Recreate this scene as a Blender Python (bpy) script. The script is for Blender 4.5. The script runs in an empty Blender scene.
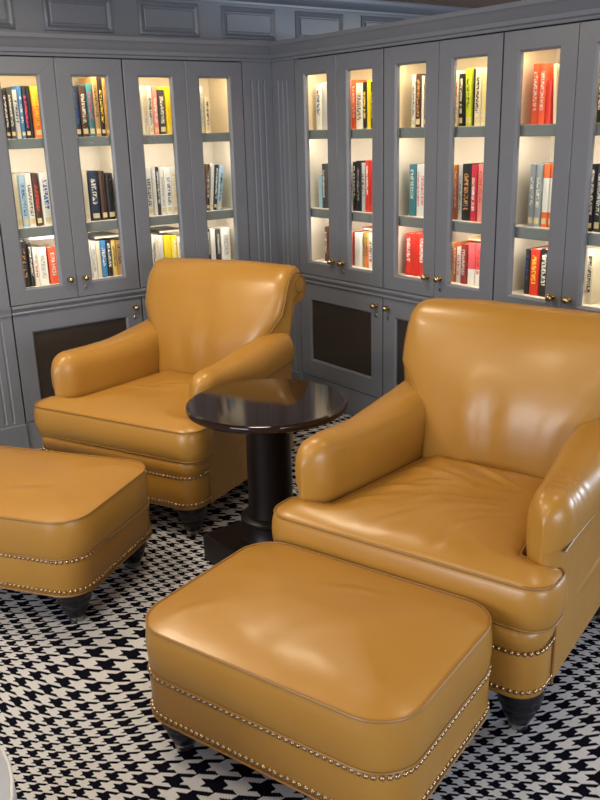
import bpy, bmesh, math, random
from mathutils import Vector, Matrix, noise
from mathutils.geometry import delaunay_2d_cdt
random.seed(7)
sc = bpy.context.scene
COL = sc.collection
PI = math.pi

# ------------------------------------------------------------------ materials
def mat(name, col=(.5,.5,.5), rough=.5, metal=0., spec=.5, coat=0.):
    m = bpy.data.materials.new(name); m.use_nodes = True
    b = m.node_tree.nodes['Principled BSDF']
    b.inputs['Base Color'].default_value = (*col, 1)
    b.inputs['Roughness'].default_value = rough
    b.inputs['Metallic'].default_value = metal
    b.inputs['Specular IOR Level'].default_value = spec
    b.inputs['Coat Weight'].default_value = coat
    return m
class N:
    """small node helper"""
    def __init__(s, m): s.t = m.node_tree; s.n = s.t.nodes; s.b = s.n['Principled BSDF']
    def new(s, typ, **kw):
        x = s.n.new(typ)
        for k, v in kw.items(): setattr(x, k, v)
        return x
    def link(s, a, b): s.t.links.new(a, b)
    def math(s, op, a, b=None, c=None):
        x = s.new('ShaderNodeMath', operation=op)
        for i, v in enumerate((a, b, c)):
            if v is None: continue
            if isinstance(v, (int, float)): x.inputs[i].default_value = v
            else: s.link(v, x.inputs[i])
        return x.outputs[0]
    def mix(s, f, a, b):
        x = s.new('ShaderNodeMix', data_type='RGBA')
        for i, v in ((0, f), (6, a), (7, b)):
            if isinstance(v, (int, float)): x.inputs[i].default_value = v
            elif isinstance(v, tuple): x.inputs[i].default_value = (*v[:3], 1)
            else: s.link(v, x.inputs[i])
        return x.outputs[2]
    def noise(s, vec, scale, detail=2., rough=.5):
        x = s.new('ShaderNodeTexNoise'); x.inputs['Scale'].default_value = scale
        x.inputs['Detail'].default_value = detail; x.inputs['Roughness'].default_value = rough
        if vec is not None: s.link(vec, x.inputs['Vector'])
        return x.outputs['Fac']
    def bump(s, h, strength, dist):
        x = s.new('ShaderNodeBump'); x.inputs['Strength'].default_value = strength; x.inputs['Distance'].default_value = dist
        s.link(h, x.inputs['Height']); s.link(x.outputs[0], s.b.inputs['Normal'])

def leather_mat():
    m = mat('tan_leather', (.52,.245,.055), .36, spec=.5)
    n = N(m); tc = n.new('ShaderNodeTexCoord').outputs['Object']
    f = n.noise(tc, 5., 3.)
    n.link(n.mix(f, (.328,.158,.024), (.392,.196,.033)), n.b.inputs['Base Color'])
    r = n.math('MULTIPLY_ADD', n.noise(tc, 9., 2.), .20, .26); n.link(r, n.b.inputs['Roughness'])
    v = n.new('ShaderNodeTexVoronoi'); v.inputs['Scale'].default_value = 330; n.link(tc, v.inputs['Vector'])
    h = n.math('ADD', n.math('MULTIPLY', v.outputs['Distance'], .25), n.math('MULTIPLY', n.noise(tc, 18., 2.), .6))
    n.bump(h, .35, .0016)
    n.b.inputs['Coat Weight'].default_value = .14; n.b.inputs['Coat Roughness'].default_value = .18
    return m
def carpet_mat():
    m = mat('houndstooth_carpet', (.5,.5,.5), .95, spec=.0)
    n = N(m); g = n.new('ShaderNodeNewGeometry').outputs['Position']
    s = n.new('ShaderNodeSeparateXYZ'); n.link(g, s.inputs[0])
    K = 20.3
    def warp(c, c0, L):
        A = 7.5*L/(2*PI)
        ph = n.math('MULTIPLY', n.math('SUBTRACT', c, c0), 2*PI/L)
        return n.math('SUBTRACT', n.math('MULTIPLY', c, K), n.math('MULTIPLY', n.math('SINE', ph), A))
    u = warp(s.outputs[0], -1.83, .72); v = warp(s.outputs[1], -1.75, .62)
    # woven edge: quantise to threads
    uq = n.math('DIVIDE', n.math('FLOOR', n.math('MULTIPLY', u, 16.)), 16.)
    vq = n.math('DIVIDE', n.math('FLOOR', n.math('MULTIPLY', v, 16.)), 16.)
    fu = n.math('LESS_THAN', n.math('FRACT', n.math('ADD', uq, 100.)), .5)
    fv = n.math('LESS_THAN', n.math('FRACT', n.math('ADD', vq, 100.)), .5)
    tw = n.math('LESS_THAN', n.math('FRACT', n.math('ADD', n.math('MULTIPLY', n.math('ADD', uq, vq), 2.), 400.)), .5)
    a = n.math('ADD', n.math('MULTIPLY', tw, fu), n.math('MULTIPLY', n.math('SUBTRACT', 1., tw), fv))
    nz = n.noise(g, 420., 2.)
    light = n.mix(nz, (.40,.40,.43), (.66,.66,.69)); dark = n.mix(nz, (.003,.003,.006), (.008,.008,.016))
    n.link(n.mix(a, light, dark), n.b.inputs['Base Color'])
    n.bump(nz, .6, .004)
    return m
def paint_mat(name, col, rough=.38):
    m = mat(name, col, rough, spec=.5); n = N(m); tc = n.new('ShaderNodeTexCoord').outputs['Object']
    f = n.noise(tc, 3., 3.)
    n.link(n.mix(f, tuple(c*.93 for c in col), tuple(c*1.07 for c in col)), n.b.inputs['Base Color'])
    n.bump(n.noise(tc, 60., 3.), .08, .002)
    return m
def wood_mat(name, c1, c2, rough, sx=1., sy=14.):
    m = mat(name, c1, rough); n = N(m); tc = n.new('ShaderNodeTexCoord').outputs['Object']
    mp = n.new('ShaderNodeMapping'); mp.inputs['Scale'].default_value = (sx, sy, sy); n.link(tc, mp.inputs[0])
    n.link(n.mix(n.noise(mp.outputs[0], 3., 6., .6), c1, c2), n.b.inputs['Base Color'])
    return m
def grille_mat():
    m = mat('woven_mesh', (.03,.022,.018), .5); n = N(m)
    tc = n.new('ShaderNodeTexCoord').outputs['Object']; s = n.new('ShaderNodeSeparateXYZ'); n.link(tc, s.inputs[0])
    a = n.math('SINE', n.math('MULTIPLY', n.math('ADD', s.outputs[0], s.outputs[2]), 700.))
    b = n.math('SINE', n.math('MULTIPLY', n.math('SUBTRACT', s.outputs[0], s.outputs[2]), 700.))
    t = n.math('GREATER_THAN', n.math('MAXIMUM', a, b), .55)
    n.link(n.mix(t, (.006,.004,.004), (.050,.036,.027)), n.b.inputs['Base Color'])
    n.bump(t, .5, .001)
    return m
def glass_mat():
    m = bpy.data.materials.new('clear_glass'); m.use_nodes = True; t = m.node_tree; t.nodes.clear()
    o = t.nodes.new('ShaderNodeOutputMaterial'); mx = t.nodes.new('ShaderNodeMixShader')
    tr = t.nodes.new('ShaderNodeBsdfTransparent'); gl = t.nodes.new('ShaderNodeBsdfGlossy'); fr = t.nodes.new('ShaderNodeFresnel')
    tr.inputs[0].default_value = (.97,.98,.97,1); gl.inputs['Roughness'].default_value = .02; fr.inputs[0].default_value = 1.35
    ge = t.nodes.new('ShaderNodeNewGeometry'); mu = t.nodes.new('ShaderNodeMath'); mu.operation = 'SUBTRACT'; mu.use_clamp = True
    t.links.new(fr.outputs[0], mu.inputs[0]); t.links.new(ge.outputs['Backfacing'], mu.inputs[1]); t.links.new(mu.outputs[0], mx.inputs[0]); t.links.new(tr.outputs[0], mx.inputs[1]); t.links.new(gl.outputs[0], mx.inputs[2])
    t.links.new(mx.outputs[0], o.inputs[0])
    return m
M = {}
M['leather'] = leather_mat()
M['piping'] = mat('leather_piping', (.25,.125,.028), .45)  # leather tone darkened to stand in for the shadow along the welts
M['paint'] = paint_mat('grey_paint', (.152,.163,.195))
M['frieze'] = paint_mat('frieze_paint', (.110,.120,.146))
M['shelfpaint'] = mat('shelf_edge', (.20,.225,.235), .25)
M['cream'] = mat('cream_lining', (.74,.68,.58), .6)
M['carpet'] = carpet_mat()
M['brass'] = mat('aged_brass', (.50,.36,.17), .25, 1.)
M['steel'] = mat('dull_steel', (.45,.43,.40), .35, 1.)
M['nail'] = mat('bronze_nail', (.42,.30,.18), .28, 1.)
M['darkwood'] = mat('dark_turned_wood', (.009,.009,.013), .28, spec=.4)
M['table'] = mat('black_brown_lacquer', (.014,.007,.005), .07, spec=.45)
M['tablematte'] = mat('black_brown_satin', (.006,.004,.004), .38, spec=.3)
M['grille'] = grille_mat()
M['glass'] = glass_mat()
M['ceiling'] = wood_mat('ceiling_wood', (.22,.125,.085), (.36,.22,.15), .5)
M['pages'] = mat('book_pages', (.70,.64,.52), .8)
M['sticker'] = mat('cream_sticker', (.72,.60,.36), .6)
M['mitre'] = mat('mitre_line', (.095,.10,.115), .45)
M['gap'] = mat('shadow_gap_board', (.03,.032,.038), .7)
M['greyleather'] = mat('pale_grey_leather', (.40,.41,.44), .35)

# ------------------------------------------------------------------ mesh builder
class MB:
    def __init__(s): s.v = []; s.f = []; s.m = []
    def add(s, vs, fs, mi=0):
        o = len(s.v); s.v += [tuple(p) for p in vs]
        for f in fs: s.f.append([i+o for i in f]); s.m.append(mi)
    def box(s, x0, x1, y0, y1, z0, z1, mi=0, bev=0.):
        if bev <= 0:
            vs = [(x,y,z) for z in (z0,z1) for y in (y0,y1) for x in (x0,x1)]
            s.add(vs, [(0,2,3,1),(4,5,7,6),(0,1,5,4),(2,6,7,3),(0,4,6,2),(1,3,7,5)], mi)
        else:
            b = bev
            s.loft([[(x0+b,y0+b,z0),(x1-b,y0+b,z0),(x1-b,y1-b,z0),(x0+b,y1-b,z0)],
                    [(x0,y0,z0+b),(x1,y0,z0+b),(x1,y1,z0+b),(x0,y1,z0+b)],
                    [(x0,y0,z1-b),(x1,y0,z1-b),(x1,y1,z1-b),(x0,y1,z1-b)],
                    [(x0+b,y0+b,z1),(x1-b,y0+b,z1),(x1-b,y1-b,z1),(x0+b,y1-b,z1)]], mi=mi)
    def loft(s, loops, caps=(True, True), mi=0, closed=True):
        n = len(loops[0]); vs = [p for l in loops for p in l]; fs = []
        for i in range(len(loops)-1):
            for j in range(n if closed else n-1):
                a = i*n+j; b = i*n+(j+1) % n
                fs.append((a, b, b+n, a+n))
        if caps[0]: fs.append(tuple(reversed(range(n))))
        if caps[1]: fs.append(tuple(range((len(loops)-1)*n, len(loops)*n)))
        s.add(vs, fs, mi)
    def lathe(s, prof, seg=16, c=(0,0,0), axis='z', mi=0, caps=(True, True)):
        loops = []
        for r, h in prof:
            l = []
            for k in range(seg):
                a = 2*PI*k/seg; x, y = r*math.cos(a), r*math.sin(a)
                if axis == 'z': p = (c[0]+x, c[1]+y, c[2]+h)
                else: p = (c[0]+x, c[1]-h, c[2]+y)          # towards -y
                l.append(p)
            loops.append(l)
        s.loft(loops, caps, mi)
    def tube(s, pts, r, seg=6, closed=False, mi=0):
        pts = [Vector(p) for p in pts]; n = len(pts); loops = []; up = None
        for i in range(n):
            a = pts[(i-1) % n] if (closed or i > 0) else pts[i]; b = pts[(i+1) % n] if (closed or i < n-1) else pts[i]
            t = (b-a).normalized()
            if up is None: up = Vector((0,0,1)) if abs(t.z) < .9 else Vector((1,0,0))
            x = t.cross(up); x = x.normalized() if x.length > 1e-6 else t.orthogonal().normalized()
            y = x.cross(t).normalized(); up = y
            loops.append([pts[i]+x*(r*math.cos(2*PI*k/seg))+y*(r*math.sin(2*PI*k/seg)) for k in range(seg)])
        if closed: loops.append(loops[0])
        s.loft(loops, (not closed, not closed), mi)
    def mesh(s, name, mats, smooth=None):
        me = bpy.data.meshes.new(name); me.from_pydata(s.v, [], s.f)
        for m in mats: me.materials.append(m)
        for p, mi in zip(me.polygons, s.m): p.material_index = mi
        bm = bmesh.new(); bm.from_mesh(me); bmesh.ops.remove_doubles(bm, verts=bm.verts, dist=1e-6)
        bmesh.ops.recalc_face_normals(bm, faces=bm.faces)
        if smooth is not None:
            for f in bm.faces: f.smooth = True
            for e in bm.edges:
                if len(e.link_faces) == 2 and e.calc_face_angle(0) > smooth: e.smooth = False
        bm.to_mesh(me); bm.free()
        return me
def link(name, data, parent=None, loc=(0,0,0), rot=(0,0,0)):
    o = bpy.data.objects.new(name, data); COL.objects.link(o); o.location = loc; o.rotation_euler = rot
    if parent: o.parent = parent
    return o
def obj(name, mb, mats, parent=None, smooth=None, loc=(0,0,0), rot=(0,0,0)):
    if not isinstance(mats, (list, tuple)): mats = [mats]
    return link(name, mb.mesh(name, mats, smooth), parent, loc, rot)
def thing(name, label, cat, loc=(0,0,0), rz=0., group=None):
    o = link(name, None, None, loc, (0,0,rz)); o.empty_display_size = .1
    o['label'] = label; o['category'] = cat
    if group: o['group'] = group
    return o
def struct(name, mb, mats, smooth=None):
    o = obj(name, mb, mats, None, smooth); o['kind'] = 'structure'; return o
SM = math.radians(35)
def rounded_poly(pts, seg=6):
    """pts: (x, y, r) counter-clockwise; convex and concave corners"""
    out = []; n = len(pts)
    for i in range(n):
        p = Vector(pts[i][:2]); a = Vector(pts[i-1][:2]); b = Vector(pts[(i+1) % n][:2]); r = pts[i][2]
        u = (a-p).normalized(); w = (b-p).normalized(); ang = u.angle(w); d = r/math.tan(ang/2)
        c = p+(u+w).normalized()*(r/math.sin(ang/2)); s0 = p+u*d-c; s1 = p+w*d-c
        a0 = math.atan2(s0.y, s0.x); a1 = math.atan2(s1.y, s1.x); da = (a1-a0+PI) % (2*PI)-PI
        for k in range(seg+1):
            t = a0+da*k/seg; out.append((c.x+r*math.cos(t), c.y+r*math.sin(t)))
    return out
def resample(pts, step):
    out = []; n = len(pts)
    for i in range(n):
        a = Vector(pts[i]); b = Vector(pts[(i+1) % n]); k = max(1, int((b-a).length/step+.5))
        for j in range(k): out.append(tuple(a.lerp(b, j/k)))
    return out
def offset(pts, d):
    """outwards for a counter-clockwise outline"""
    out = []; n = len(pts)
    for i in range(n):
        t = Vector(pts[(i+1) % n])-Vector(pts[i-1]); t.normalize()
        out.append((pts[i][0]+t.y*d, pts[i][1]-t.x*d))
    return out
def seg_dist(p, a, b):
    ax, ay = a; bx, by = b; dx, dy = bx-ax, by-ay; L = dx*dx+dy*dy
    t = 0 if L == 0 else max(0, min(1, ((p[0]-ax)*dx+(p[1]-ay)*dy)/L))
    return math.hypot(p[0]-ax-t*dx, p[1]-ay-t*dy)
def top_surface(mb, outline, z, crown, fall, wr, step=.012, mi=0):
    n = len(outline); xs = [p[0] for p in outline]; ys = [p[1] for p in outline]
    def inside(x, y):
        c = False; j = n-1
        for i in range(n):
            (xi, yi), (xj, yj) = outline[i], outline[j]
            if (yi > y) != (yj > y) and x < (xj-xi)*(y-yi)/(yj-yi)+xi: c = not c
            j = i
        return c
    vs = list(outline); x = min(xs)+step*.5
    while x < max(xs):
        y = min(ys)+step*.5
        while y < max(ys):
            if inside(x, y) and min(seg_dist((x,y), outline[i-1], outline[i]) for i in range(n)) > step*.6: vs.append((x, y))
            y += step
        x += step
    r = delaunay_2d_cdt([Vector(v) for v in vs], [(i, (i+1) % n) for i in range(n)], [], 1, 1e-6)
    out = []
    for p in r[0]:
        d = min(seg_dist((p.x,p.y), outline[i-1], outline[i]) for i in range(n))
        k = 1-math.exp(-d/fall)
        out.append((p.x, p.y, z+crown*k+wr(p.x, p.y)*min(1, d/.05)))
    mb.add(out, [tuple(f) for f in r[2]], mi)
def cushion(name, outline, z0, z1, crown, bulge, wr, parent, fall=.07, welts=(0,1), step=.012):
    ol = resample(outline, .014); mb = MB(); loops = []
    T = 9
    for i in range(T+1):
        t = i/T; o = bulge*(math.sin(PI*t)**.7 if 0 < t < 1 else 0)
        loops.append([(x, y, z0+(z1-z0)*t) for x, y in offset(ol, o)])
    mb.loft(loops, (True, False))
    top_surface(mb, ol, z1, crown, fall, wr, step)
    c = obj(name, mb, M['leather'], parent, math.radians(50))
    pb = MB()
    for w in welts:
        zz = z1 if w else z0
        pb.tube([(x, y, zz+(.001 if w else -.001)) for x, y in offset(ol, .0015)], .0030, 6, True)
    obj('piping', pb, M['piping'], c, SM)
    return c
CAMX, CAMY = -2.6268, -3.7098
CAMR = (-0.63717, -0.30965, -0.02808, 847.43)
EXPO = 0.0
BOOKS=[
(1, 'T', 0.0884, 0.1056, 0.19, 'black', 'w', 0),
(1, 'T', 0.1056, 0.125, 0.19, 'black', 'w', 0),
(1, 'T', 0.1271, 0.1488, 0.206, 'charcoal', 'w', 0),
(1, 'T', 0.151, 0.1729, 0.198, 'pale grey', 'd', 0),
(1, 'T', 0.1729, 0.1927, 0.214, 'blue', 'w', 0),
(1, 'T', 0.1927, 0.2148, 0.214, 'black', 'p', 0),
(1, 'T', 0.2148, 0.2304, 0.214, 'black', '-', 0),
(1, 'T', 0.2327, 0.2664, 0.214, 'orange', 'y', 0),
(1, 'M', 0.0913, 0.1312, 0.229, 'cream', '-', 0),
(1, 'M', 0.1312, 0.1604, 0.223, 'pale blue', 'b', 0),
(1, 'M', 0.1604, 0.1899, 0.23, 'white', 'd', 0),
(1, 'M', 0.1921, 0.2219, 0.228, 'dark brown', 'r', 0),
(1, 'M', 0.2265, 0.2682, 0.23, 'white', 'b', 0),
(1, 'B', 0.0887, 0.134, 0.205, 'black', 'o', 0),
(1, 'B', 0.134, 0.1547, 0.193, 'black', 'w', 0),
(1, 'B', 0.1547, 0.1754, 0.174, 'white', 'r', 0),
(1, 'B', 0.1754, 0.2197, 0.17, 'white', 'g', 0),
(1, 'B', 0.2267, 0.2646, 0.166, 'orange red', 'w', 0),
(2, 'T', 0.4058, 0.4223, 0.215, 'black', 'w', 0),
(2, 'T', 0.4223, 0.4484, 0.215, 'navy', 'b', 0),
(2, 'T', 0.4508, 0.4844, 0.215, 'dark brown', 'w', 0),
(2, 'T', 0.4868, 0.5159, 0.224, 'teal', 'p', 0),
(2, 'T', 0.5184, 0.5453, 0.254, 'tan', 'd', 0),
(2, 'T', 0.5453, 0.5674, 0.254, 'black', 'y', 0),
(2, 'T', 0.5674, 0.5873, 0.25, 'tan', 'o', 0),
(2, 'M', 0.4044, 0.4287, 0.231, 'white', 'g', 0),
(2, 'M', 0.4287, 0.4533, 0.23, 'cream', '-', 0),
(2, 'M', 0.4557, 0.5029, 0.224, 'navy', 'w', 0),
(2, 'M', 0.5079, 0.538, 0.222, 'dark brown', '-', 0),
(2, 'M', 0.5405, 0.5786, 0.211, 'black', '-', 0),
(2, 'B', 0.4094, 0.4343, 0.176, 'white', '-', 0),
(2, 'B', 0.4343, 0.4593, 0.173, 'white', 'g', 0),
(2, 'B', 0.4593, 0.4821, 0.171, 'cream', '-', 0),
(2, 'B', 0.4821, 0.5126, 0.173, 'blue', 'w', 0),
(2, 'B', 0.5126, 0.5383, 0.171, 'black', 'w', 0),
(2, 'B', 0.5383, 0.5616, 0.168, 'gold', 'd', 0),
(2, 'B', 0.5616, 0.5929, 0.166, 'tan', 'd', 0),
(3, 'T', 0.1222, 0.1379, 0.217, 'white', '-', 0),
(3, 'T', 0.1379, 0.1563, 0.217, 'cream', 'g', 0),
(3, 'T', 0.1563, 0.1827, 0.217, 'white', 'd', 0),
(3, 'T', 0.1827, 0.2094, 0.213, 'pink', 'w', 0),
(3, 'T', 0.2147, 0.2497, 0.2, 'charcoal', 'w', 0),
(3, 'T', 0.2551, 0.2878, 0.214, 'yellow', '-', 0),
(3, 'M', 0.1124, 0.15, 0.224, 'white', 'd', 0),
(3, 'M', 0.1527, 0.1717, 0.227, 'white', '-', 0),
(3, 'M', 0.1717, 0.1908, 0.226, 'black', 'w', 0),
(3, 'M', 0.1908, 0.2183, 0.225, 'white', 'g', 0),
(3, 'M', 0.2183, 0.2543, 0.224, 'white', 'd', 0),
(3, 'M', 0.2543, 0.2878, 0.222, 'white', 'y', 0),
(3, 'B', 0.1216, 0.1408, 0.173, 'white', 'd', 0),
(3, 'B', 0.1408, 0.1601, 0.171, 'white', 'y', 0),
(3, 'B', 0.1601, 0.185, 0.169, 'white', '-', 0),
(3, 'B', 0.1878, 0.227, 0.166, 'yellow', '-', 0),
(3, 'B', 0.227, 0.261, 0.162, 'yellow', 'w', 0),
(3, 'B', 0.2638, 0.2895, 0.154, 'white', 'g', 0),
(4, 'T', 0.4303, 0.4646, 0.214, 'pale grey', 'g', 0),
(4, 'T', 0.4703, 0.4963, 0.168, 'cream', 'd', 0),
(4, 'M', 0.4414, 0.4619, 0.228, 'dark brown', 'w', 4),
(4, 'M', 0.4649, 0.4856, 0.227, 'white', '-', 6),
(4, 'M', 0.4856, 0.5064, 0.222, 'black', 'w', 7),
(4, 'M', 0.5064, 0.5333, 0.216, 'pale blue', 'd', 8),
(4, 'B', 0.432, 0.4559, 0.174, 'black', 'w', 0),
(4, 'B', 0.4589, 0.4859, 0.172, 'white', '-', 0),
(4, 'B', 0.489, 0.5163, 0.169, 'charcoal', 'w', 0),
(4, 'B', 0.5193, 0.5777, 0.17, 'white', 'g', 0),
(5, 'T', 0.0567, 0.1005, 0.212, 'white', 'b', 0),
(5, 'T', 0.1044, 0.1474, 0.218, 'pale grey', '-', 0),
(5, 'M', 0.0604, 0.0891, 0.156, 'pale blue', '-', 0),
(5, 'M', 0.0931, 0.1255, 0.215, 'charcoal', 'w', 0),
(5, 'B', 0.1055, 0.1302, 0.174, 'dark brown', 'w', 0),
(6, 'T', 0.3021, 0.3203, 0.213, 'pink', 'r', 0),
(6, 'T', 0.3203, 0.3528, 0.216, 'orange red', 'w', 0),
(6, 'T', 0.3528, 0.4061, 0.2, 'white', 'd', 0),
(6, 'T', 0.4061, 0.4341, 0.202, 'black', 'y', 0),
(6, 'T', 0.4341, 0.4618, 0.209, 'yellow', '-', 0),
(6, 'T', 0.4618, 0.4824, 0.2, 'black', 'y', 0),
(6, 'M', 0.308, 0.3304, 0.227, 'white', 'd', 0),
(6, 'M', 0.3304, 0.3564, 0.227, 'black', 'w', 0),
(6, 'M', 0.3564, 0.3893, 0.232, 'black', 'g', 0),
(6, 'M', 0.3893, 0.4147, 0.223, 'pale grey', 'd', 0),
(6, 'M', 0.4183, 0.447, 0.233, 'red', 'w', 0),
(6, 'M', 0.447, 0.4753, 0.233, 'red', '-', 0),
(6, 'B', 0.2925, 0.3232, 0.163, 'pink', 'w', 0),
(6, 'B', 0.3232, 0.3347, 0.164, 'maroon', '-', 0),
(6, 'B', 0.3385, 0.3947, 0.162, 'white', '-', 0),
(6, 'B', 0.3947, 0.4169, 0.165, 'tan', 'd', 0),
(6, 'B', 0.4169, 0.4389, 0.167, 'orange', 'd', 0),
(6, 'B', 0.4389, 0.4751, 0.169, 'white', 'd', 0),
(7, 'T', 0.0844, 0.1091, 0.213, 'white', 'd', 0),
(7, 'T', 0.1121, 0.1456, 0.215, 'dark brown', 'o', 0),
(7, 'T', 0.1456, 0.1606, 0.206, 'white', '-', 0),
(7, 'T', 0.1606, 0.1875, 0.209, 'dark brown', 'w', 0),
(7, 'M', 0.0755, 0.1168, 0.221, 'teal', 'w', 0),
(7, 'M', 0.12, 0.145, 0.222, 'white', 'p', 0),
(7, 'M', 0.145, 0.179, 0.222, 'white', 'r', 0),
(7, 'B', 0.0574, 0.1031, 0.187, 'red', 'w', 0),
(7, 'B', 0.1031, 0.1385, 0.19, 'red', '-', 0),
(7, 'B', 0.1385, 0.1796, 0.19, 'red', 'w', 0),
(8, 'T', 0.3312, 0.3562, 0.214, 'white', 'r', 0),
(8, 'T', 0.3562, 0.3836, 0.201, 'black', 'w', 0),
(8, 'T', 0.3972, 0.4294, 0.217, 'lime green', 'd', -2.5),
(8, 'T', 0.4321, 0.4401, 0.215, 'black', '-', 0),
(8, 'T', 0.4428, 0.4744, 0.217, 'cream', 'd', 0),
(8, 'T', 0.477, 0.5082, 0.215, 'cream', 'y', 0),
(8, 'M', 0.3255, 0.3456, 0.219, 'orange', 'd', 0),
(8, 'M', 0.3456, 0.3655, 0.223, 'rust', 'w', 0),
(8, 'M', 0.3655, 0.3909, 0.227, 'white', 'g', 0),
(8, 'M', 0.3909, 0.4409, 0.228, 'black', 'o', 0),
(8, 'M', 0.4409, 0.4709, 0.225, 'crimson', 'w', 0),
(8, 'M', 0.4736, 0.5058, 0.229, 'pink', 'r', 0),
(8, 'B', 0.3328, 0.3533, 0.166, 'tan', 'd', 0),
(8, 'B', 0.3533, 0.3708, 0.168, 'rust', 'w', 0),
(8, 'B', 0.3708, 0.3967, 0.153, 'white', 'r', 0),
(8, 'B', 0.3967, 0.4308, 0.168, 'maroon', 'w', 0),
(8, 'B', 0.4336, 0.4728, 0.176, 'pink white', '-', 0),
(8, 'B', 0.4755, 0.5085, 0.179, 'pink white', 'r', 0),
(9, 'T', 0.0699, 0.1046, 0.213, 'orange red', 'w', 0),
(9, 'T', 0.1046, 0.1387, 0.21, 'orange red', 'w', 0),
(9, 'T', 0.1387, 0.1634, 0.153, 'red', '-', 0),
(9, 'T', 0.1745, 0.19, 0.206, 'cream', '-', -3.5),
(9, 'T', 0.1966, 0.2119, 0.204, 'cream', 'd', -3.5),
(9, 'M', 0.081, 0.1096, 0.233, 'steel grey', 'w', 0),
(9, 'M', 0.112, 0.1425, 0.233, 'steel grey', 'w', 0),
(9, 'M', 0.1449, 0.175, 0.234, 'white orange', '-', 0),
(9, 'M', 0.1773, 0.2091, 0.234, 'white orange', '-', 0),
(9, 'B', 0.0829, 0.1073, 0.177, 'black', 'b', 0),
(9, 'B', 0.1098, 0.1531, 0.18, 'red', 'y', 0),
(9, 'B', 0.1555, 0.1979, 0.184, 'black', 'w', 0),
(10, 'T', 0.3542, 0.3784, 0.18, 'black', 'w', 0),
(10, 'T', 0.3804, 0.4062, 0.172, 'red', 'w', 0),
(10, 'T', 0.4082, 0.4375, 0.17, 'cream', 'd', 0),
(10, 'M', 0.3522, 0.3753, 0.236, 'black', 'w', 0),
(10, 'M', 0.3774, 0.4062, 0.237, 'charcoal', 'w', 0),
(10, 'M', 0.4083, 0.4367, 0.231, 'white', 'd', 0),
(10, 'B', 0.3641, 0.3962, 0.202, 'cream', 'd', 0)]
# ------------------------------------------------------------------ room shell
TOPZ = 1.708
mb = MB(); mb.box(-6, 3.2, -8, .35, -.05, 0); struct('floor', mb, M['carpet'])
mb = MB(); mb.box(-6, 3.2, -8, .35, 2.03, 2.08); struct('ceiling', mb, M['ceiling'])
mb = MB(); mb.box(-3.2, .30, 0, .35, 1.79, 2.03); mb.box(.30, 3.2, 0, .35, 0, 2.03); mb.box(-3.2, -1.62, 0, .35, 0, 1.79)
mb.box(-1.62, .30, .33, .35, 0, 1.79); mb.box(-.177, .30, .02, .33, 0, 1.79); mb.box(-1.62, -1.452, .02, .33, 0, 1.79)
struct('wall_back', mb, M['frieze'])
for k in range(-6, 8):
    x0 = -1.155+.4365*k+(.0 if k < 0 else 0); x1 = x0+.312
    if x1 > 3.1 or x0 < -3.1: continue
    mb = MB(); prof = ((0,0), (.003,-.006), (.012,-.010), (.020,-.006), (.024,0))
    loops = [[(x0+i, d, 1.812+i), (x1-i, d, 1.812+i), (x1-i, d, 1.955-i), (x0+i, d, 1.955-i)] for i, d in prof]
    mb.loft(loops, (False, False)); mb.loft([[(x0+.03,-.003,1.842),(x1-.03,-.003,1.842),(x1-.03,-.003,1.925),(x0+.03,-.003,1.925)],[(x0+.034,-.006,1.846),(x1-.034,-.006,1.846),(x1-.034,-.006,1.921),(x0+.034,-.006,1.921)]], (False, True))
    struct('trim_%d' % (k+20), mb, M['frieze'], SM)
# crown moulding under the ceiling
mb = MB(); pr_ = ((0,1.968),(.010,1.968),(.012,1.978),(.028,1.990),(.040,2.012),(.040,2.03),(0,2.03))
mb.loft([[(x,-o,z) for o, z in pr_] for x in (-3.2, 3.2)]); struct('trim_1', mb, M['frieze'], SM)
# cornice running round both bookcases
pr_ = ((0,1.712),(.010,1.712),(.012,1.722),(.021,1.727),(.023,1.742),(.033,1.752),(.040,1.770),(.054,1.780),(.056,1.796),(0,1.796))
mb = MB(); mb.loft([[(-3.2,-o,z) for o,z in pr_], [(-o,-o,z) for o,z in pr_], [(-o,-3.3,z) for o,z in pr_]], mi=0)
struct('trim_2', mb, M['paint'], SM)
mb = MB(); mb.box(0, .30, -3.3, .0, 1.79, 1.796); struct('trim_3', mb, M['paint'])
# fluted pilasters
def pilaster(name, L, w, rz):
    mb = MB(); fl = [-.037, 0, .037]; y0 = -.002; g = .0075
    def row(z, depth):
        pts = [(0, .02)]; pts.append((0, y0))
        for c in fl:
            cx = w/2+c
            for k in range(7):
                a = PI*k/6; pts.append((cx-g*math.cos(a), y0+depth*math.sin(a)))
        pts += [(w, y0), (w, .02)]
        return [(x, y, z) for x, y in pts]
    mb.loft([row(0, 0), row(.15, 0), row(.158, .007), row(1.618, .007), row(1.626, 0), row(1.712, 0)])
    o = struct(name, mb, M['paint'], SM); o.location = L; o.rotation_euler[2] = rz
    b = MB(); b.box(-.0, w, -.012, -.002, 0, .14, 0, .003)
    b.loft([[(x,-o_,z) for o_, z in ((.002,.640),(.010,.642),(.008,.655),(.014,.668),(.014,.680),(.002,.680))] for x in (0, w)])
    obj('plinth_block', b, M['paint'], o, SM)
pilaster('trim_4', (-.177,0,0), .175, 0)
pilaster('trim_5', (0,-.004,0), .184, -PI/2)
pilaster('trim_6', (-1.625,0,0), .173, 0)

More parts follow.
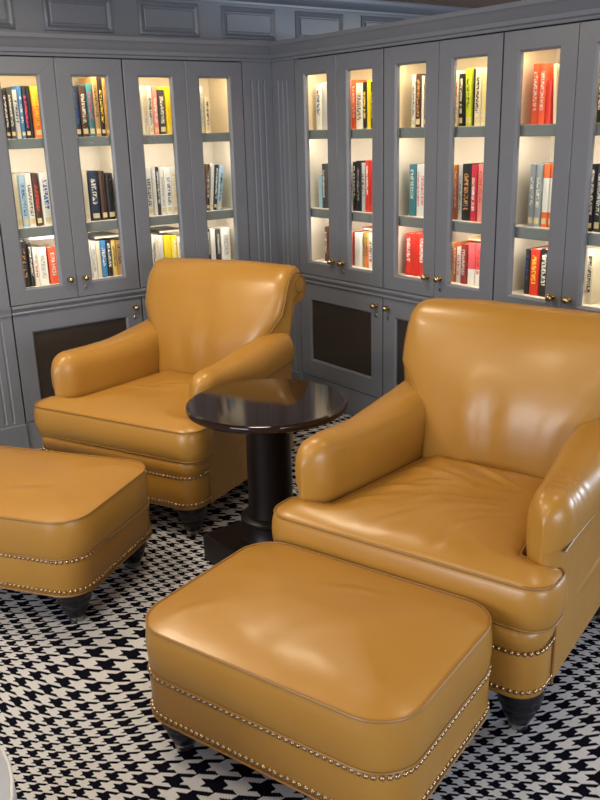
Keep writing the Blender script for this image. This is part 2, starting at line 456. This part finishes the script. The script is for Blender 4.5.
# ------------------------------------------------------------------ bookcases
def frame(mb, x0, x1, z0, z1, st, rails=None):
    rt = rb = st
    if rails: rb, rt = rails
    prof = ((0,.022),(0,.002),(.002,0),(1,0),(2,.007),(2,.022))
    loops = []
    for k, y in prof:
        if k <= .01: l = r = b = t = k
        elif k == 1: l = r = st-.008; b = rb-.008; t = rt-.008
        else: l = r = st; b = rb; t = rt
        loops.append([(x0+l,y,z0+b),(x1-r,y,z0+b),(x1-r,y,z1-t),(x0+l,y,z1-t)])
    loops.append(loops[0])
    mb.loft(loops, (False, False))
    # faint mitre joints at the corners
    for (cx, cz, ix, iz) in ((x0,z0,x0+st,z0+rb),(x1,z0,x1-st,z0+rb),(x1,z1,x1-st,z1-rt),(x0,z1,x0+st,z1-rt)):
        a = Vector((cx+(ix-cx)*.05,-.0002,cz+(iz-cz)*.05)); b = Vector((cx+(ix-cx)*.88,-.0002,cz+(iz-cz)*.88))
        t = (b-a).normalized(); p = Vector((t.z,0,-t.x))*.0005
        mb.add([a-p, a+p, b+p, b-p], [(0,1,2,3)], 1)
KNOB = [(.0045,.0),(.0045,.010),(.006,.013),(.0115,.017),(.0138,.024),(.0125,.031),(.008,.0355),(.003,.037)]
def knob(parent, x, z):
    mb = MB(); mb.lathe([(.010,0),(.010,.002),(.006,.003)], 14, (x,0,z), 'y'); mb.lathe(KNOB, 16, (x,0,z), 'y')
    obj('knob', mb, M['brass'], parent, SM)
def lock(parent, x, z):
    mb = MB(); mb.lathe([(.0085,0),(.0085,.003),(.007,.0045)], 14, (x,0,z), 'y'); mb.box(x-.0012, x+.0012, -.0052, -.0044, z-.004, z+.004, 1)
    obj('lock', mb, [M['steel'], M['gap']], parent, SM)
ST, Z0, Z1 = .076, .680, 1.708
def bookcase(label, origin, rz, w, knob_right=True):
    t = thing('bookcase', label, 'bookcase', origin, rz, None)
    D = .29; h = w/2; g = .0035
    mb = MB()
    mb.box(.001, .016, .024, D, .0, 1.79); mb.box(w-.016, w-.001, .024, D, .0, 1.79)       # ends
    mb.box(.001, w-.001, D, D+.009, 0, 1.79)                                                  # back
    mb.box(.016, w-.016, .024, D, 1.665, 1.79); mb.box(.016, w-.016, .024, D, .640, .738); mb.box(.016, w-.016, .024, D, .1, .14)
    mb.box(h-.010, h+.010, .0235, .04, .738, 1.665)
    obj('carcass', mb, M['gap'], t)
    mb = MB()
    mb.box(.016, w-.016, D-.004, D, .738, 1.665); mb.box(.016, .020, .026, D-.004, .738, 1.665); mb.box(w-.020, w-.016, .026, D-.004, .738, 1.665)
    mb.box(.020, w-.020, .026, D-.004, .738, .742); mb.box(.020, w-.020, .026, D-.004, 1.661, 1.665)
    mb.box(h-.011, h+.011, .040, .042, .742, 1.661)
    obj('lining', mb, M['cream'], t)
    for z in (1.384, 1.008):
        mb = MB(); mb.box(.021, w-.021, .050, D-.006, z-.022, z, 1); mb.box(.021, w-.021, .034, .050, z-.042, z, 0, .002)
        obj('shelf', mb, [M['shelfpaint'], M['cream']], t)
    for z in (1.661, 1.362, .986):
        mb = MB(); mb.box(.05, w-.05, .048, .072, z-.003, z); obj('light_strip', mb, M['cream'], t)
    for k in (0, 1):
        x0, x1 = (g, h-.0011) if k == 0 else (h+.0011, w-g)
        mb = MB(); frame(mb, x0, x1, Z0+.002, Z1, ST, (.068, .074))
        d = obj('door', mb, [M['paint'], M['mitre']], t)
        mb = MB(); mb.box(x0+ST-.004, x1-ST+.004, .010, .013, Z0+.064, Z1-.070); obj('glass_pane', mb, M['glass'], d)
        knob(d, x1-.036 if k == 0 else x0+.036, .768)
        if k == 1: lock(d, x0+.038, .722)
    mb = MB(); frame(mb, g, w-g, .142, .638, .084, (.092, .090)); d = obj('lower_door', mb, [M['paint'], M['mitre']], t)
    mb = MB(); mb.box(.080, w-.080, .013, .018, .228, .552); obj('mesh_grille', mb, M['grille'], d)
    kx = w-.042 if knob_right else .042
    knob(d, kx, .594); lock(d, kx, .546)
    mb = MB(); mb.loft([[(x,-o,z) for o, z in ((-.024,.640),(.008,.640),(.010,.646),(.006,.652),(.012,.664),(.016,.668),(.016,.677),(.014,.680),(-.024,.680))] for x in (0, w)])
    obj('ledge_moulding', mb, M['paint'], t, SM)
    mb = MB(); mb.box(0, w, .004, .024, 0, .139, 0, .001); obj('plinth', mb, M['paint'], t)
    for i, z in enumerate((1.657, 1.358, .982)):
        ld = bpy.data.lights.new('shelf_light', 'AREA'); ld.shape = 'RECTANGLE'; ld.size = w-.12; ld.size_y = .022
        ld.energy = (1.15, .95, .75)[i]*LK; ld.color = ((1,.75,.42), (1,.87,.73), (1,.88,.75))[i]
        link('shelf_light', ld, t, (h, .060, z-.001), (math.radians(18), 0, 0))
    return t
LK = 2.0
LU = [(-1.447, .631), (-.816, .639)]
RU = [(-.188, .638), (-.8265, .651), (-1.4775, .651), (-2.1285, .651)]
LLAB = ['grey glass-door bookcase unit at the far left, beside the left pilaster',
        'grey glass-door bookcase unit directly behind the left armchair back, left of the room corner']
RLAB = ['grey glass-door bookcase unit on the right wall nearest the room corner',
        'grey glass-door bookcase unit at the middle of the right wall, holding three red volumes',
        'grey glass-door bookcase unit at the right edge, behind the near armchair',
        'grey glass-door bookcase unit beyond the right frame edge']
for (x, w), l, kr in zip(LU, LLAB, (True, False)): bookcase(l, (x,0,0), 0, w, kr)
for (y, w), l, kr in zip(RU, RLAB, (True, False, True, False)): bookcase(l, (0,y,0), -PI/2, w, kr)

# ------------------------------------------------------------------ books
RGB = {'black':(.016,.015,.017),'charcoal':(.05,.05,.055),'pale grey':(.55,.57,.60),'blue':(.05,.20,.48),'orange':(.85,.22,.04),'cream':(.78,.70,.52),
 'pale blue':(.42,.62,.78),'white':(.82,.80,.76),'dark brown':(.075,.032,.018),'orange red':(.78,.10,.035),'navy':(.015,.03,.075),'teal':(.04,.20,.26),'tan':(.42,.25,.10),
 'gold':(.62,.45,.12),'pink':(.82,.28,.24),'yellow':(.90,.68,.02),'red':(.70,.035,.02),'maroon':(.26,.03,.025),'lime green':(.62,.72,.03),'rust':(.45,.12,.03),
 'crimson':(.60,.03,.06),'pink white':(.85,.80,.76),'steel grey':(.30,.33,.35),'white orange':(.85,.83,.78)}
TXT = {'w':(.82,.80,.74),'d':(.05,.04,.04),'b':(.03,.10,.35),'p':(.75,.04,.22),'y':(.9,.66,.05),'o':(.70,.35,.12),'r':(.65,.05,.04),'g':(.40,.38,.36)}
WORD = {'w':'pale lettering','d':'dark lettering','b':'blue lettering','p':'pink marking','y':'yellow lettering','o':'orange lettering','r':'red lettering','g':'grey lettering'}
def cover_mat(col, st):
    key = 'cover_'+col.replace(' ', '_')+'_'+st
    if key in M: return M[key]
    m = mat(key.rstrip('_-'), RGB[col], .4); M[key] = m; n = N(m)
    uv = n.new('ShaderNodeUVMap').outputs[0]; s = n.new('ShaderNodeSeparateXYZ'); n.link(uv, s.inputs[0])
    u, v = s.outputs[0], s.outputs[1]; base = RGB[col]; cur = None
    def band(lo, hi, x=v): return n.math('MULTIPLY', n.math('GREATER_THAN', x, lo), n.math('LESS_THAN', x, hi))
    if col == 'pink white': cur = n.mix(band(.38, 2.), base, (.80,.13,.15))
    elif col == 'white orange': cur = n.mix(n.math('ADD', band(-1., .24), band(.78, 2.)), base, (.80,.17,.04))
    elif col == 'orange': cur = n.mix(n.math('SMOOTHSTEP' if False else 'MULTIPLY', band(.62, 2.), .85), base, (.90,.52,.04))
    if st != '-':
        r = random.Random(key); lo = r.uniform(.18,.34); hi = r.uniform(.78,.92)
        mp = n.new('ShaderNodeCombineXYZ')
        oi = n.new('ShaderNodeObjectInfo').outputs['Random']
        n.link(n.math('MULTIPLY', u, r.choice((2.2,3.,3.6))), mp.inputs[0]); n.link(n.math('MULTIPLY', v, r.choice((38.,50.,64.))), mp.inputs[1]); n.link(n.math('MULTIPLY', oi, 50.), mp.inputs[2])
        f = n.math('GREATER_THAN', n.noise(mp.outputs[0], 1., 1.), r.uniform(.47,.52))
        f = n.math('MULTIPLY', f, n.math('MULTIPLY', band(lo, hi), band(.26, .74, u)))
        cur = n.mix(f, cur if cur is not None else base, TXT[st])
    if cur is not None: n.link(cur, n.b.inputs['Base Color'])
    return m
def book_mesh(w, h, d, cm, px=0.):
    mb = MB(); c = .0018
    xs = [(0,.006),(w*.08,.002),(w*.3,0),(w*.7,0),(w*.92,.002),(w,.006)]
    ins = [(w-c,.008),(w*.9,.0045),(w*.1,.0045),(c,.008)]
    ring = [(0,d)]+xs+[(w,d),(w-c,d)]+ins+[(c,d)]
    mb.loft([[(x+px,y,0) for x,y in ring], [(x+px,y,h) for x,y in ring]], (False, False))
    # top and bottom rims of the cover
    for z in (0, h):
        mb.add([(x+px,y,z) for x,y in ring], [tuple(range(len(ring)))])
    mb.box(c+px, w-c+px, .0045, d-.004, .003, h-.003, 1)
    me = mb.mesh('book', [cm, M['pages']], SM)
    uv = me.uv_layers.new(name='UVMap')
    for l in me.loops:
        p = me.vertices[l.vertex_index].co; uv.data[l.index].uv = ((p.x-px)/w, p.z/h)
    return me
ORD = ['first','second','third','fourth','fifth','sixth','seventh','eighth','ninth']
SH = {'T':'top','M':'middle','B':'bottom'}; SZ = {'T':1.384,'M':1.008,'B':.742}
DOOR = {**{i: (ORD[i-1], 'left') for i in range(1,5)}, **{i: (ORD[i-5], 'right') for i in range(5,11)}}
STEP = {}
def where(d): return (LU[(d-1)//2][0], 0) if d <= 4 else (RU[(d-5)//2][0], -PI/2)
def place(d, lx, y, z, rot=0.):
    s, rz = where(d)
    if d <= 4: return Matrix.Translation((s+lx, y, z)) @ Matrix.Rotation(rot, 4, 'Y')
    return Matrix.Translation((0, s, 0)) @ Matrix.Rotation(-PI/2, 4, 'Z') @ Matrix.Translation((lx, y, z)) @ Matrix.Rotation(rot, 4, 'Y')
cnt = {}; TOT = {}
for b_ in BOOKS: TOT[b_[:2]] = TOT.get(b_[:2], 0)+1
for d, s, x0, x1, h, col, st, lean in BOOKS:
    i = cnt[(d,s)] = cnt.get((d,s), -1)+1
    w = x1-x0-.0012; z = SZ[s]; dep = random.uniform(.13,.165); y = .082+random.uniform(0,.006)
    h = min(h, 1.655-1.384-.012) if s == 'T' else h
    px = 0. if lean <= 0 else -w
    me = book_mesh(w, h, dep, cover_mat(col, st), px)
    o = link('book', me); o.matrix_world = place(d, x0 if lean <= 0 else x0+w, y, z+.0004, math.radians(lean))
    dn, side = DOOR[d]
    a = 'slim ' if w < .021 else 'thick ' if w > .037 else ''
    wd = '' if st == '-' else ' with '+WORD[st]
    cname = {'pink white':'pink-over-white','white orange':'white-and-orange'}.get(col, col)
    lean_w = 'leaning ' if abs(lean) > 3 else ''
    pos = f"{ORD[i]} from left" if TOT[(d,s)] > 1 else "standing alone"
    lb = f"{lean_w or a}{cname} book{wd}, {pos}, {SH[s]} shelf, {side} bookcase's {dn} door"
    if len(lb.split()) > 16: lb = lb.replace('slim ', '').replace('thick ', '')
    o['label'] = lb
    o['category'] = 'book'; o['group'] = f"books on the {SH[s]} shelf behind the {dn} door of the {side} bookcase"
    if (d <= 4 and s != 'B') or (d in (7,8) and s == 'T') or (d == 10 and s == 'M') or (d in (9,) and s == 'M'):
        if w > .018 and h > .1:
            sb = MB(); sb.box(px+w*.16, px+w*.84, -.0006, .003, .012, .012+min(.022, w*.8)); obj('spine_sticker', sb, M['sticker'], o)
# books lying flat on top of the rows
for d, x, z, w, th, col, lab in ((1,.150,.742+.206,.125,.016,'pale grey','grey book lying flat on the row, bottom shelf, first glass door of left bookcase'),
                         (2,.455,.742+.181,.13,.014,'charcoal','dark book lying flat on the row, bottom shelf, second glass door of left bookcase'),
                         (3,.165,.742+.178,.13,.013,'black','black book lying flat on the row, bottom shelf, third glass door of left bookcase'),
                         (6,.40,.742+.180,.13,.014,'maroon','dark book lying flat on the row, bottom shelf, second glass door of right bookcase'),
                         (8,.43,.742+.187,.13,.010,'tan','thin tan book lying flat on the row, bottom shelf, fourth glass door of right bookcase')):
    mb = MB(); mb.box(0, w, 0, .17, 0, .0016); mb.box(0, w, 0, .17, th-.0016, th); mb.box(0, .003, 0, .17, .0016, th-.0016); mb.box(.003, w-.003, .003, .167, .0016, th-.0016, 1)
    o = obj('book', mb, [M.get('flat_'+col) or M.setdefault('flat_'+col, mat('cover_flat_'+col.replace(' ','_'), RGB[col], .45)), M['pages']])
    o.matrix_world = place(d, x, .086, z+.0006); o['label'] = lab; o['category'] = 'book'; o['group'] = 'books lying flat on the bottom rows'
# ------------------------------------------------------------------ camera frame (needed to pick the nearest nailheads)
CAM = Vector((CAMX, CAMY, 1.392))
_nail = None
def nail_mesh():
    global _nail
    if _nail is None:
        mb = MB(); mb.lathe([(.0060,-.001),(.0060,.0006),(.0052,.0024),(.0032,.0040),(.0010,.0046)], 10, (0,0,0), 'y'); _nail = mb.mesh('nailhead', [M['nail']], SM)
    return _nail
def nails(root, rows, maxn=100):
    """rows: list of (x, y, z, outward angle); nearest hundred as parts, the rest as one"""
    mw = Matrix.Translation(root.location) @ Matrix.Rotation(root.rotation_euler[2], 4, 'Z')
    def key(r):
        p = mw @ Vector(r[:3]); nrm = mw.to_3x3() @ Vector((math.cos(r[3]), math.sin(r[3]), 0)); v = CAM-p
        return v.length + (0 if nrm.dot(v) > 0 else 10)
    rows = sorted(rows, key=key)
    for x, y, z, a in rows[:maxn]:
        link('nailhead', nail_mesh(), root, (x,y,z), (0,0,a+PI/2))
    if rows[maxn:]:
        src = nail_mesh(); mb = MB()
        for x, y, z, a in rows[maxn:]:
            R = Matrix.Translation((x,y,z)) @ Matrix.Rotation(a+PI/2, 4, 'Z')
            mb.add([R @ v.co for v in src.vertices], [tuple(p.vertices) for p in src.polygons])
        o = obj('nailhead_row', mb, M['nail'], root, SM); o['kind'] = 'stuff'
def along(outline, spacing, z, keep=lambda x, y: True):
    pts = resample(outline, .002); n = len(pts); out = []; acc = 0
    L = n; per = sum((Vector(pts[i])-Vector(pts[i-1])).length for i in range(n)); k = round(per/spacing); sp = per/k
    for i in range(n):
        if acc >= sp or i == 0:
            acc = 0 if i == 0 else acc-sp
            t = Vector(pts[(i+1) % n])-Vector(pts[i-1]); a = math.atan2(-t.x, t.y)
            if keep(*pts[i]): out.append((pts[i][0], pts[i][1], z, a))
        acc += (Vector(pts[(i+1) % n])-Vector(pts[i])).length
    return out
LEG = [(.020,0),(.020,.018),(.0265,.019),(.030,.026),(.038,.042),(.042,.054),(.040,.060),(.046,.066),(.052,.076),(.049,.086),(.053,.092),(.057,.102),(.054,.1165)]
def leg(parent, x, y):
    mb = MB(); mb.lathe(LEG[2:], 20, (x,y,0)); o = obj('leg', mb, M['darkwood'], parent, math.radians(60))
    mb = MB(); mb.lathe([(.021,0),(.0235,.003),(.0255,.016),(.0255,.0195)], 20, (x,y,0)); f = obj('ferrule', mb, M['steel'], o, SM); f['label'] = 'metal ferrule'
def wr_fn(seed, amp, pts=()):
    def f(x, y):
        v = amp*noise.noise(Vector((x*5+seed, y*5, seed)))+amp*.35*noise.noise(Vector((x*14, y*14+seed, seed)))
        for (cx, cy, ang, ln, wd, a) in pts:               # individual creases
            dx, dy = x-cx, y-cy; u = dx*math.cos(ang)+dy*math.sin(ang); w = -dx*math.sin(ang)+dy*math.cos(ang)+.02*math.sin(u*18)
            v += a*math.exp(-(u/ln)**2)*(math.exp(-(w/wd)**2)-.7*math.exp(-((w-1.6*wd)/wd)**2))
        return v
    return f
def rr(hx, y0, y1, r0, r1, seg=8):
    return rounded_poly([(-hx,y0,r0),(hx,y0,r0),(hx,y1,r1),(-hx,y1,r1)], seg)

# ------------------------------------------------------------------ ottomans
def ottoman(label, loc, rz, seed, creases):
    t = thing('ottoman', label, 'ottoman', loc, rz, 'tan leather ottomans')
    a, b = .341, .245; mb = MB()
    lv = [(.116,-.006),(.118,-.002),(.124,0),(.222,.001),(.230,0),(.236,-.004)]
    ol = resample(rr(a, -b, b, .085, .085), .03)
    mb.loft([[(x,y,z) for x,y in offset(ol, o)] for z, o in lv]); obj('base', mb, M['leather'], t, math.radians(50))
    pb = MB(); pb.tube([(x,y,.118) for x,y in offset(ol, .001)], .0035, 6, True); obj('piping', pb, M['piping'], t, SM)
    cushion('cushion', rr(a, -b, b, .095, .095), .236, .350, .032, .007, wr_fn(seed, .0035, creases), t, .09, (0,1), .012)
    nails(t, along(offset(rr(a, -b, b, .085, .085), .001), .0154, .2275)+along(offset(rr(a, -b, b, .085, .085), .001), .0154, .1315))
    for sx in (-1,1):
        for sy in (-1,1): leg(t, sx*(a-.072), sy*(b-.072))
    return t
ottoman('tan leather ottoman in the right foreground, in front of the near armchair', (-1.6200,-2.3889,0), -1.2562, 3.,
        [(.05,.12,.5,.05,.010,.004),(.0,.10,.7,.05,.008,.003),(-.24,-.15,1.2,.05,.012,.002)])
ottoman('tan leather ottoman cut by the left frame edge, in front of the far armchair', (-1.858,-1.176,0), -.9691, 11.,
        [(.10,-.10,.6,.06,.02,.004)])

# ------------------------------------------------------------------ armchairs
def arm(t, sgn, seed, cre=.0012):
    mb = MB(); loops = []; side = []
    stations = []
    R = .075; YF = -.303
    for k in range(8):
        a = PI/2*k/7; stations.append((YF+R*(1-math.cos(a)), R*(1-math.sin(a)) if k else R*.93))
    for y in [-.222+.009*i for i in range(14)]+[-.08,-.02,.04,.10,.16,.22,.27,.31]: stations.append((y, 0))
    for y, ins in stations:
        f = max(0, min(1, (y+.29)/.40)); xi = .282-.058*f; xo = .389-.004*f
        s = max(0, min(1, (y+.02)/.34)); s = s**1.3
        zt = .588+.032*s-.003*math.exp(-((y+.06)/.1)**2)
        xc = (xi+xo)/2; hw = (xo-xi)/2; hz = .085; pts = []
        ol = .374-.006*f
        prof = [(ol,.114),(ol,.20),(ol,.30),(ol,.38),(ol+.001,.43-.0),(xo-.012,zt-.125),(xo-.004,zt-.100)]
        for k in range(1,18):
            th = -.15*PI+(1.15*PI)*k/18
            prof.append((xc+hw*math.copysign(abs(math.cos(th))**.75, math.cos(th)), zt-hz+hz*(math.copysign(abs(math.sin(th))**.85, math.sin(th)))))
        prof += [(xi,zt-hz),(xi,.47),(xi+.004,.40),(xi+.008,.30)]
        q = []
        for x, z in prof:
            wr = .0035*noise.noise(Vector((x*9+seed, y*9, z*9)))
            kx = min(.93, ins/hw*.80); kz = ins/(zt-.40) if z > .40 else 0
            cr = 0
            for j, y0 in enumerate((-.215,-.185,-.155,-.125)):
                cr += math.exp(-((y-y0-.012*math.sin(x*40+j+seed))/.0055)**2)
            cr *= cre*(z > .5)
            kx += cr/hw*.5; kz += cr/.19
            if z < .40: kx = ins/hw*.12
            q.append((sgn*(xc+(x-xc)*(1-kx)+wr*.5*(z > .4)), y, .40+(z-.40)*(1-kz)+wr*(z > .45)))
        loops.append(q)
    mb.loft(loops); o = obj('armrest', mb, M['leather'], t, math.radians(55))
    pb = MB(); pb.tube([(sgn*.376,-.291,z) for z in (.114,.2,.3,.36)], .0035, 6)
    obj('piping', pb, M['piping'], o, SM); pb = MB()
    pb.tube([(sgn*.378,-.27,.455),(sgn*.379,-.2,.464)]+[(sgn*(.380-.012*(y+.1)),y,.468+.032*max(0,(y+.02)/.34)) for y in (-.1,0,.1,.2,.3)], .0035, 6)
    obj('piping', pb, M['piping'], o, SM)
def backrest(t, seed):
    # profile in (y, z): front face bottom -> over the roll -> scroll -> down the back
    P = [(.190,.36),(.186,.43),(.196,.50),(.214,.57),(.238,.64),(.262,.70),(.284,.76),(.303,.81),(.325,.845),(.358,.872),(.398,.880),(.440,.868),(.474,.838),(.492,.798),(.488,.756),(.464,.724),(.432,.716),(.408,.722),
         (.388,.712),(.366,.66),(.342,.58),(.326,.48),(.318,.36),(.312,.24),(.308,.114)]
    P = [(y, z-.014*max(0, min(1, (z-.6)/.2))) for y, z in P]
    HW = lambda z, i: .222+.135*max(0, min(1, (z-.42)/.33)) if i <= 8 else .351
    def hw(i):
        y, z = P[i]
        if i <= 17: 
            k = max(0, min(1, (z-.50)/.22)); k = k*k*(3-2*k); return .236+.115*k
        return .348 if z > .45 else .350
    n = len(P); T = [-1,-.995,-.98,-.95,-.90,-.84,-.76,-.66,-.54,-.42,-.30,-.18,-.06,.06,.18,.30,.42,.54,.66,.76,.84,.90,.95,.98,.995,1]
    cy, cz = .33, .6
    loops = []
    for tt in T:
        l = []; e = max(0, (abs(tt)-.88)/.12); edge = 1-math.sqrt(max(0, 1-e*e))
        for i, (y, z) in enumerate(P):
            w = hw(i); x = w*tt; a = P[max(0,i-1)]; b = P[min(n-1,i+1)]; ty, tz = b[0]-a[0], b[1]-a[1]; L = math.hypot(ty, tz)
            ny, nz = -tz/L, ty/L          # outward (towards -y on the front)
            ins = .030*edge if i <= 15 else .004*edge
            ins = -ins
            bul = 0
            if i <= 11:
                fz = math.exp(-((z-.64)/.20)**2); bul = .032*(1-abs(tt)**2.6)*fz
                bul += .0045*noise.noise(Vector((x*7+seed, z*5, seed)))
                bul += .006*noise.noise(Vector((x*22+seed, z*6, seed*2)))*math.exp(-((z-.55)/.13)**2)
                # soft folds fanning out of the seat crease
                bul += .011*math.sin(x*48+6*z+seed)*math.exp(-((z-.56)/.08)**2)*math.exp(-((x+.02)/.13)**2)
            if i >= 4 and i <= 12: bul += .0055*math.sin(z*105+seed)*math.exp(-((abs(tt)-.93)/.05)**2)
            l.append((x, y+ny*(bul+ins), z+nz*(bul+ins)))
        loops.append(l)
    mb = MB(); mb.loft(loops, (True, True)); o = obj('backrest', mb, M['leather'], t, math.radians(50))
    for s in (-1,1):
        pb = MB(); pts = []
        for i in range(2, 18):
            y, z = P[i]; a = P[i-1]; b = P[i+1]; ty, tz = b[0]-a[0], b[1]-a[1]; L = math.hypot(ty, tz); k = .024 if i <= 15 else .008
            pts.append((s*(hw(i)+.001), y+tz/L*k, z-ty/L*k))
        pb.tube(pts, .0032, 6); obj('piping', pb, M['piping'], o, SM); pb = MB()
        # inner spiral seam of the scroll
        sp = []
        for k in range(22):
            th = math.radians(-60+k*17); r = .050-.0011*k
            sp.append((s*.3520, .425+r*math.cos(th), .783+r*math.sin(th)))
        sp += [(s*.3520,.372,.735),(s*.3520,.352,.67),(s*.3505,.338,.61)]
        pb.tube(sp, .0028, 6); obj('piping', pb, M['piping'], o, SM)
def armchair(label, loc, rz, seed, creases, amp, cre=.0012):
    t = thing('armchair', label, 'armchair', loc, rz, 'tan leather armchairs')
    ol = resample(rr(.374, -.400, .300, .065, .03), .03); mb = MB()
    lv = [(.114,-.008),(.116,-.003),(.124,0),(.225,.0),(.236,-.003),(.243,-.005),(.250,-.001),(.266,.004),(.284,.003),(.296,-.004),(.302,-.014)]
    def lim(p): return (p[0], p[1]) 
    mb.loft([[(x*(1 if y < -.28 else .985),y,z) for x,y in offset(ol, o)] for z, o in lv]); obj('base', mb, M['leather'], t, math.radians(50))
    pb = MB(); pb.tube([(x,y,.116) for x,y in offset([p for p in ol], .001) if y < -.27], .0035, 6) if False else None
    seat = rounded_poly([(-.388,-.398,.062),(.388,-.398,.062),(.388,-.272,.028),(.268,-.262,.02),(.205,.215,.03),(-.205,.215,.03),(-.268,-.262,.02),(-.388,-.272,.028)], 6)
    cushion('seat_cushion', seat, .304, .410, .038, .011, wr_fn(seed, amp, creases), t, .065, (0,1), .012)
    arm(t, -1, seed); arm(t, 1, seed+5, cre); backrest(t, seed)
    keep = lambda x, y: y < -.285
    no = rr(.3745, -.4005, .300, .065, .03)
    nails(t, along(no, .0154, .2385, keep)+along(no, .0154, .136, keep))
    for sx in (-1,1):
        for y in (-.338, .235): leg(t, sx*(.318), y)
    return t
armchair('large tan leather armchair at right front, in front of the right bookcase', (-.9745,-2.2291,0), -1.2643, 2.,
         [(.02,-.02,.35,.13,.014,.012),(.10,-.08,.9,.10,.013,.007),(-.06,.03,.1,.12,.016,.007),(.15,-.18,1.3,.09,.014,.006),(-.10,-.10,.5,.10,.02,.005),(.05,.10,-.2,.10,.012,.006)]+[(.25+d*math.cos(math.radians(a)), .07+d*math.sin(math.radians(a)), math.radians(a), l, .0125, h) for a, d, l, h in ((172,.22,.11,.004),(184,.27,.13,.0055),(196,.24,.12,.005),(207,.29,.13,.006),(219,.25,.12,.0055),(231,.24,.11,.006),(243,.22,.09,.005))]+[(-.16,-.20,1.0,.06,.012,.004),(-.05,-.28,1.3,.05,.012,.004),(.12,-.30,1.7,.05,.012,.005)], .006, .0035)
armchair('tan leather armchair at left rear, beside the round table and the left bookcase', (-1.1025,-.8000,0), -1.1636, 6.,
         [(-.10,-.10,.3,.16,.016,.006),(.05,-.02,.8,.12,.014,.005),(-.2,-.25,1.2,.08,.02,.004)], .005)

# ------------------------------------------------------------------ table
t = thing('side_table', 'round glossy black-brown pedestal table between the two armchairs', 'table', (-1.189,-1.590,0))
mb = MB(); mb.lathe([(.20,.551),(.250,.551),(.2555,.555),(.2575,.562),(.2555,.570),(.250,.5735),(.2465,.5743),(.2455,.5745),(.2445,.5745),(.120,.5745),(.01,.5745)], 72); obj('tabletop', mb, M['table'], t, SM)
mb = MB(); mb.lathe([(.078,.190),(.0745,.215),(.073,.26),(.072,.50),(.075,.535),(.095,.551)], 40); obj('column', mb, M['tablematte'], t, SM)
mb = MB(); mb.lathe([(.104,.10),(.104,.112),(.098,.120),(.096,.165),(.101,.171),(.101,.181),(.092,.188),(.080,.192)], 40); obj('collar', mb, M['tablematte'], t, SM)
mb = MB(); mb.box(-.168,.168,-.168,.168,0,.10,0,.005); obj('base', mb, M['tablematte'], t)

# ------------------------------------------------------------------ grey stool in the corner of the picture
t = thing('round_stool', 'pale grey rounded leather seat just showing at the bottom left corner', 'stool', (-2.63,-2.42,0))
mb = MB(); mb.lathe([(.255,0),(.28,.01),(.287,.10),(.292,.28),(.287,.30)], 48); obj('base', mb, M['greyleather'], t, SM)
mb = MB(); mb.lathe([(.287,.302),(.298,.315),(.302,.35),(.296,.385),(.276,.405),(.19,.418),(.01,.424)], 48); c = obj('cushion', mb, M['greyleather'], t, SM)
mb = MB(); mb.tube([(.298*math.cos(2*PI*k/48), .298*math.sin(2*PI*k/48), .383) for k in range(48)], .004, 6, True); obj('piping', mb, M['greyleather'], c, SM)
# ------------------------------------------------------------------ light
def area(loc, target, sx, sy, e, col, name):
    ld = bpy.data.lights.new(name, 'AREA'); ld.shape = 'RECTANGLE'; ld.size = sx; ld.size_y = sy; ld.energy = e; ld.color = col
    o = link(name, ld, None, loc); d = Vector(target)-Vector(loc); o.rotation_euler = d.to_track_quat('-Z', 'Y').to_euler(); return o
w = bpy.data.worlds.new('World'); sc.world = w; w.use_nodes = True
w.node_tree.nodes['Background'].inputs[0].default_value = (.86,.91,1.0,1); w.node_tree.nodes['Background'].inputs[1].default_value = .30
area((-5.6,-3.0,1.2), (-1.5,-1.3,.6), 2.0, 1.3, 95, (.86,.93,1.), 'window_light')
area((3.1,-4.2,1.3), (-1.,-2.9,.2), 1.3, 1.1, 120, (.72,.86,1.), 'window_light')
area((-1.7,-6.6,1.3), (-1.4,-2.,.4), 2.2, 1.1, 85, (.88,.94,1.), 'window_light')
for (x, y, e) in ((-2.0,-.9,20), (-1.0,-1.1,10), (-2.2,-2.3,9), (-.75,-2.6,4), (-2.9,-1.6,12), (-2.7,-3.2,6), (1.4,-1.0,16), (1.5,-2.8,16)):  # last two are added beyond the partition to brighten the ceiling there
    ld = bpy.data.lights.new('ceiling_downlight', 'AREA'); ld.shape = 'DISK'; ld.size = .32; ld.energy = e; ld.color = (1,.84,.60)
    link('ceiling_downlight', ld, None, (x,y,2.02))
# ------------------------------------------------------------------ camera
cd = bpy.data.cameras.new('camera'); cam = link('camera', cd)
yaw, pitch, roll, F = CAMR
f = Vector((math.sin(-yaw)*math.cos(pitch), math.cos(yaw)*math.cos(pitch), math.sin(pitch)))
r = Vector((math.cos(yaw), math.sin(yaw), 0)); u = r.cross(f); c, s = math.cos(roll), math.sin(roll)
r, u = c*r+s*u, -s*r+c*u
cam.matrix_world = Matrix(((r.x,u.x,-f.x,CAM.x),(r.y,u.y,-f.y,CAM.y),(r.z,u.z,-f.z,CAM.z),(0,0,0,1)))
cd.sensor_fit = 'AUTO'; cd.sensor_width = 36; cd.lens = F*36/800; cd.clip_start = .05
sc.camera = cam
sc.view_settings.view_transform = 'Standard'; sc.view_settings.look = 'None'; sc.view_settings.gamma = 1; sc.view_settings.use_curve_mapping = False
sc.view_settings.exposure = EXPO
sc.cycles.use_denoising = True
sc.cycles.max_bounces = 8; sc.cycles.transparent_max_bounces = 12
sc.cycles.sample_clamp_indirect = 6
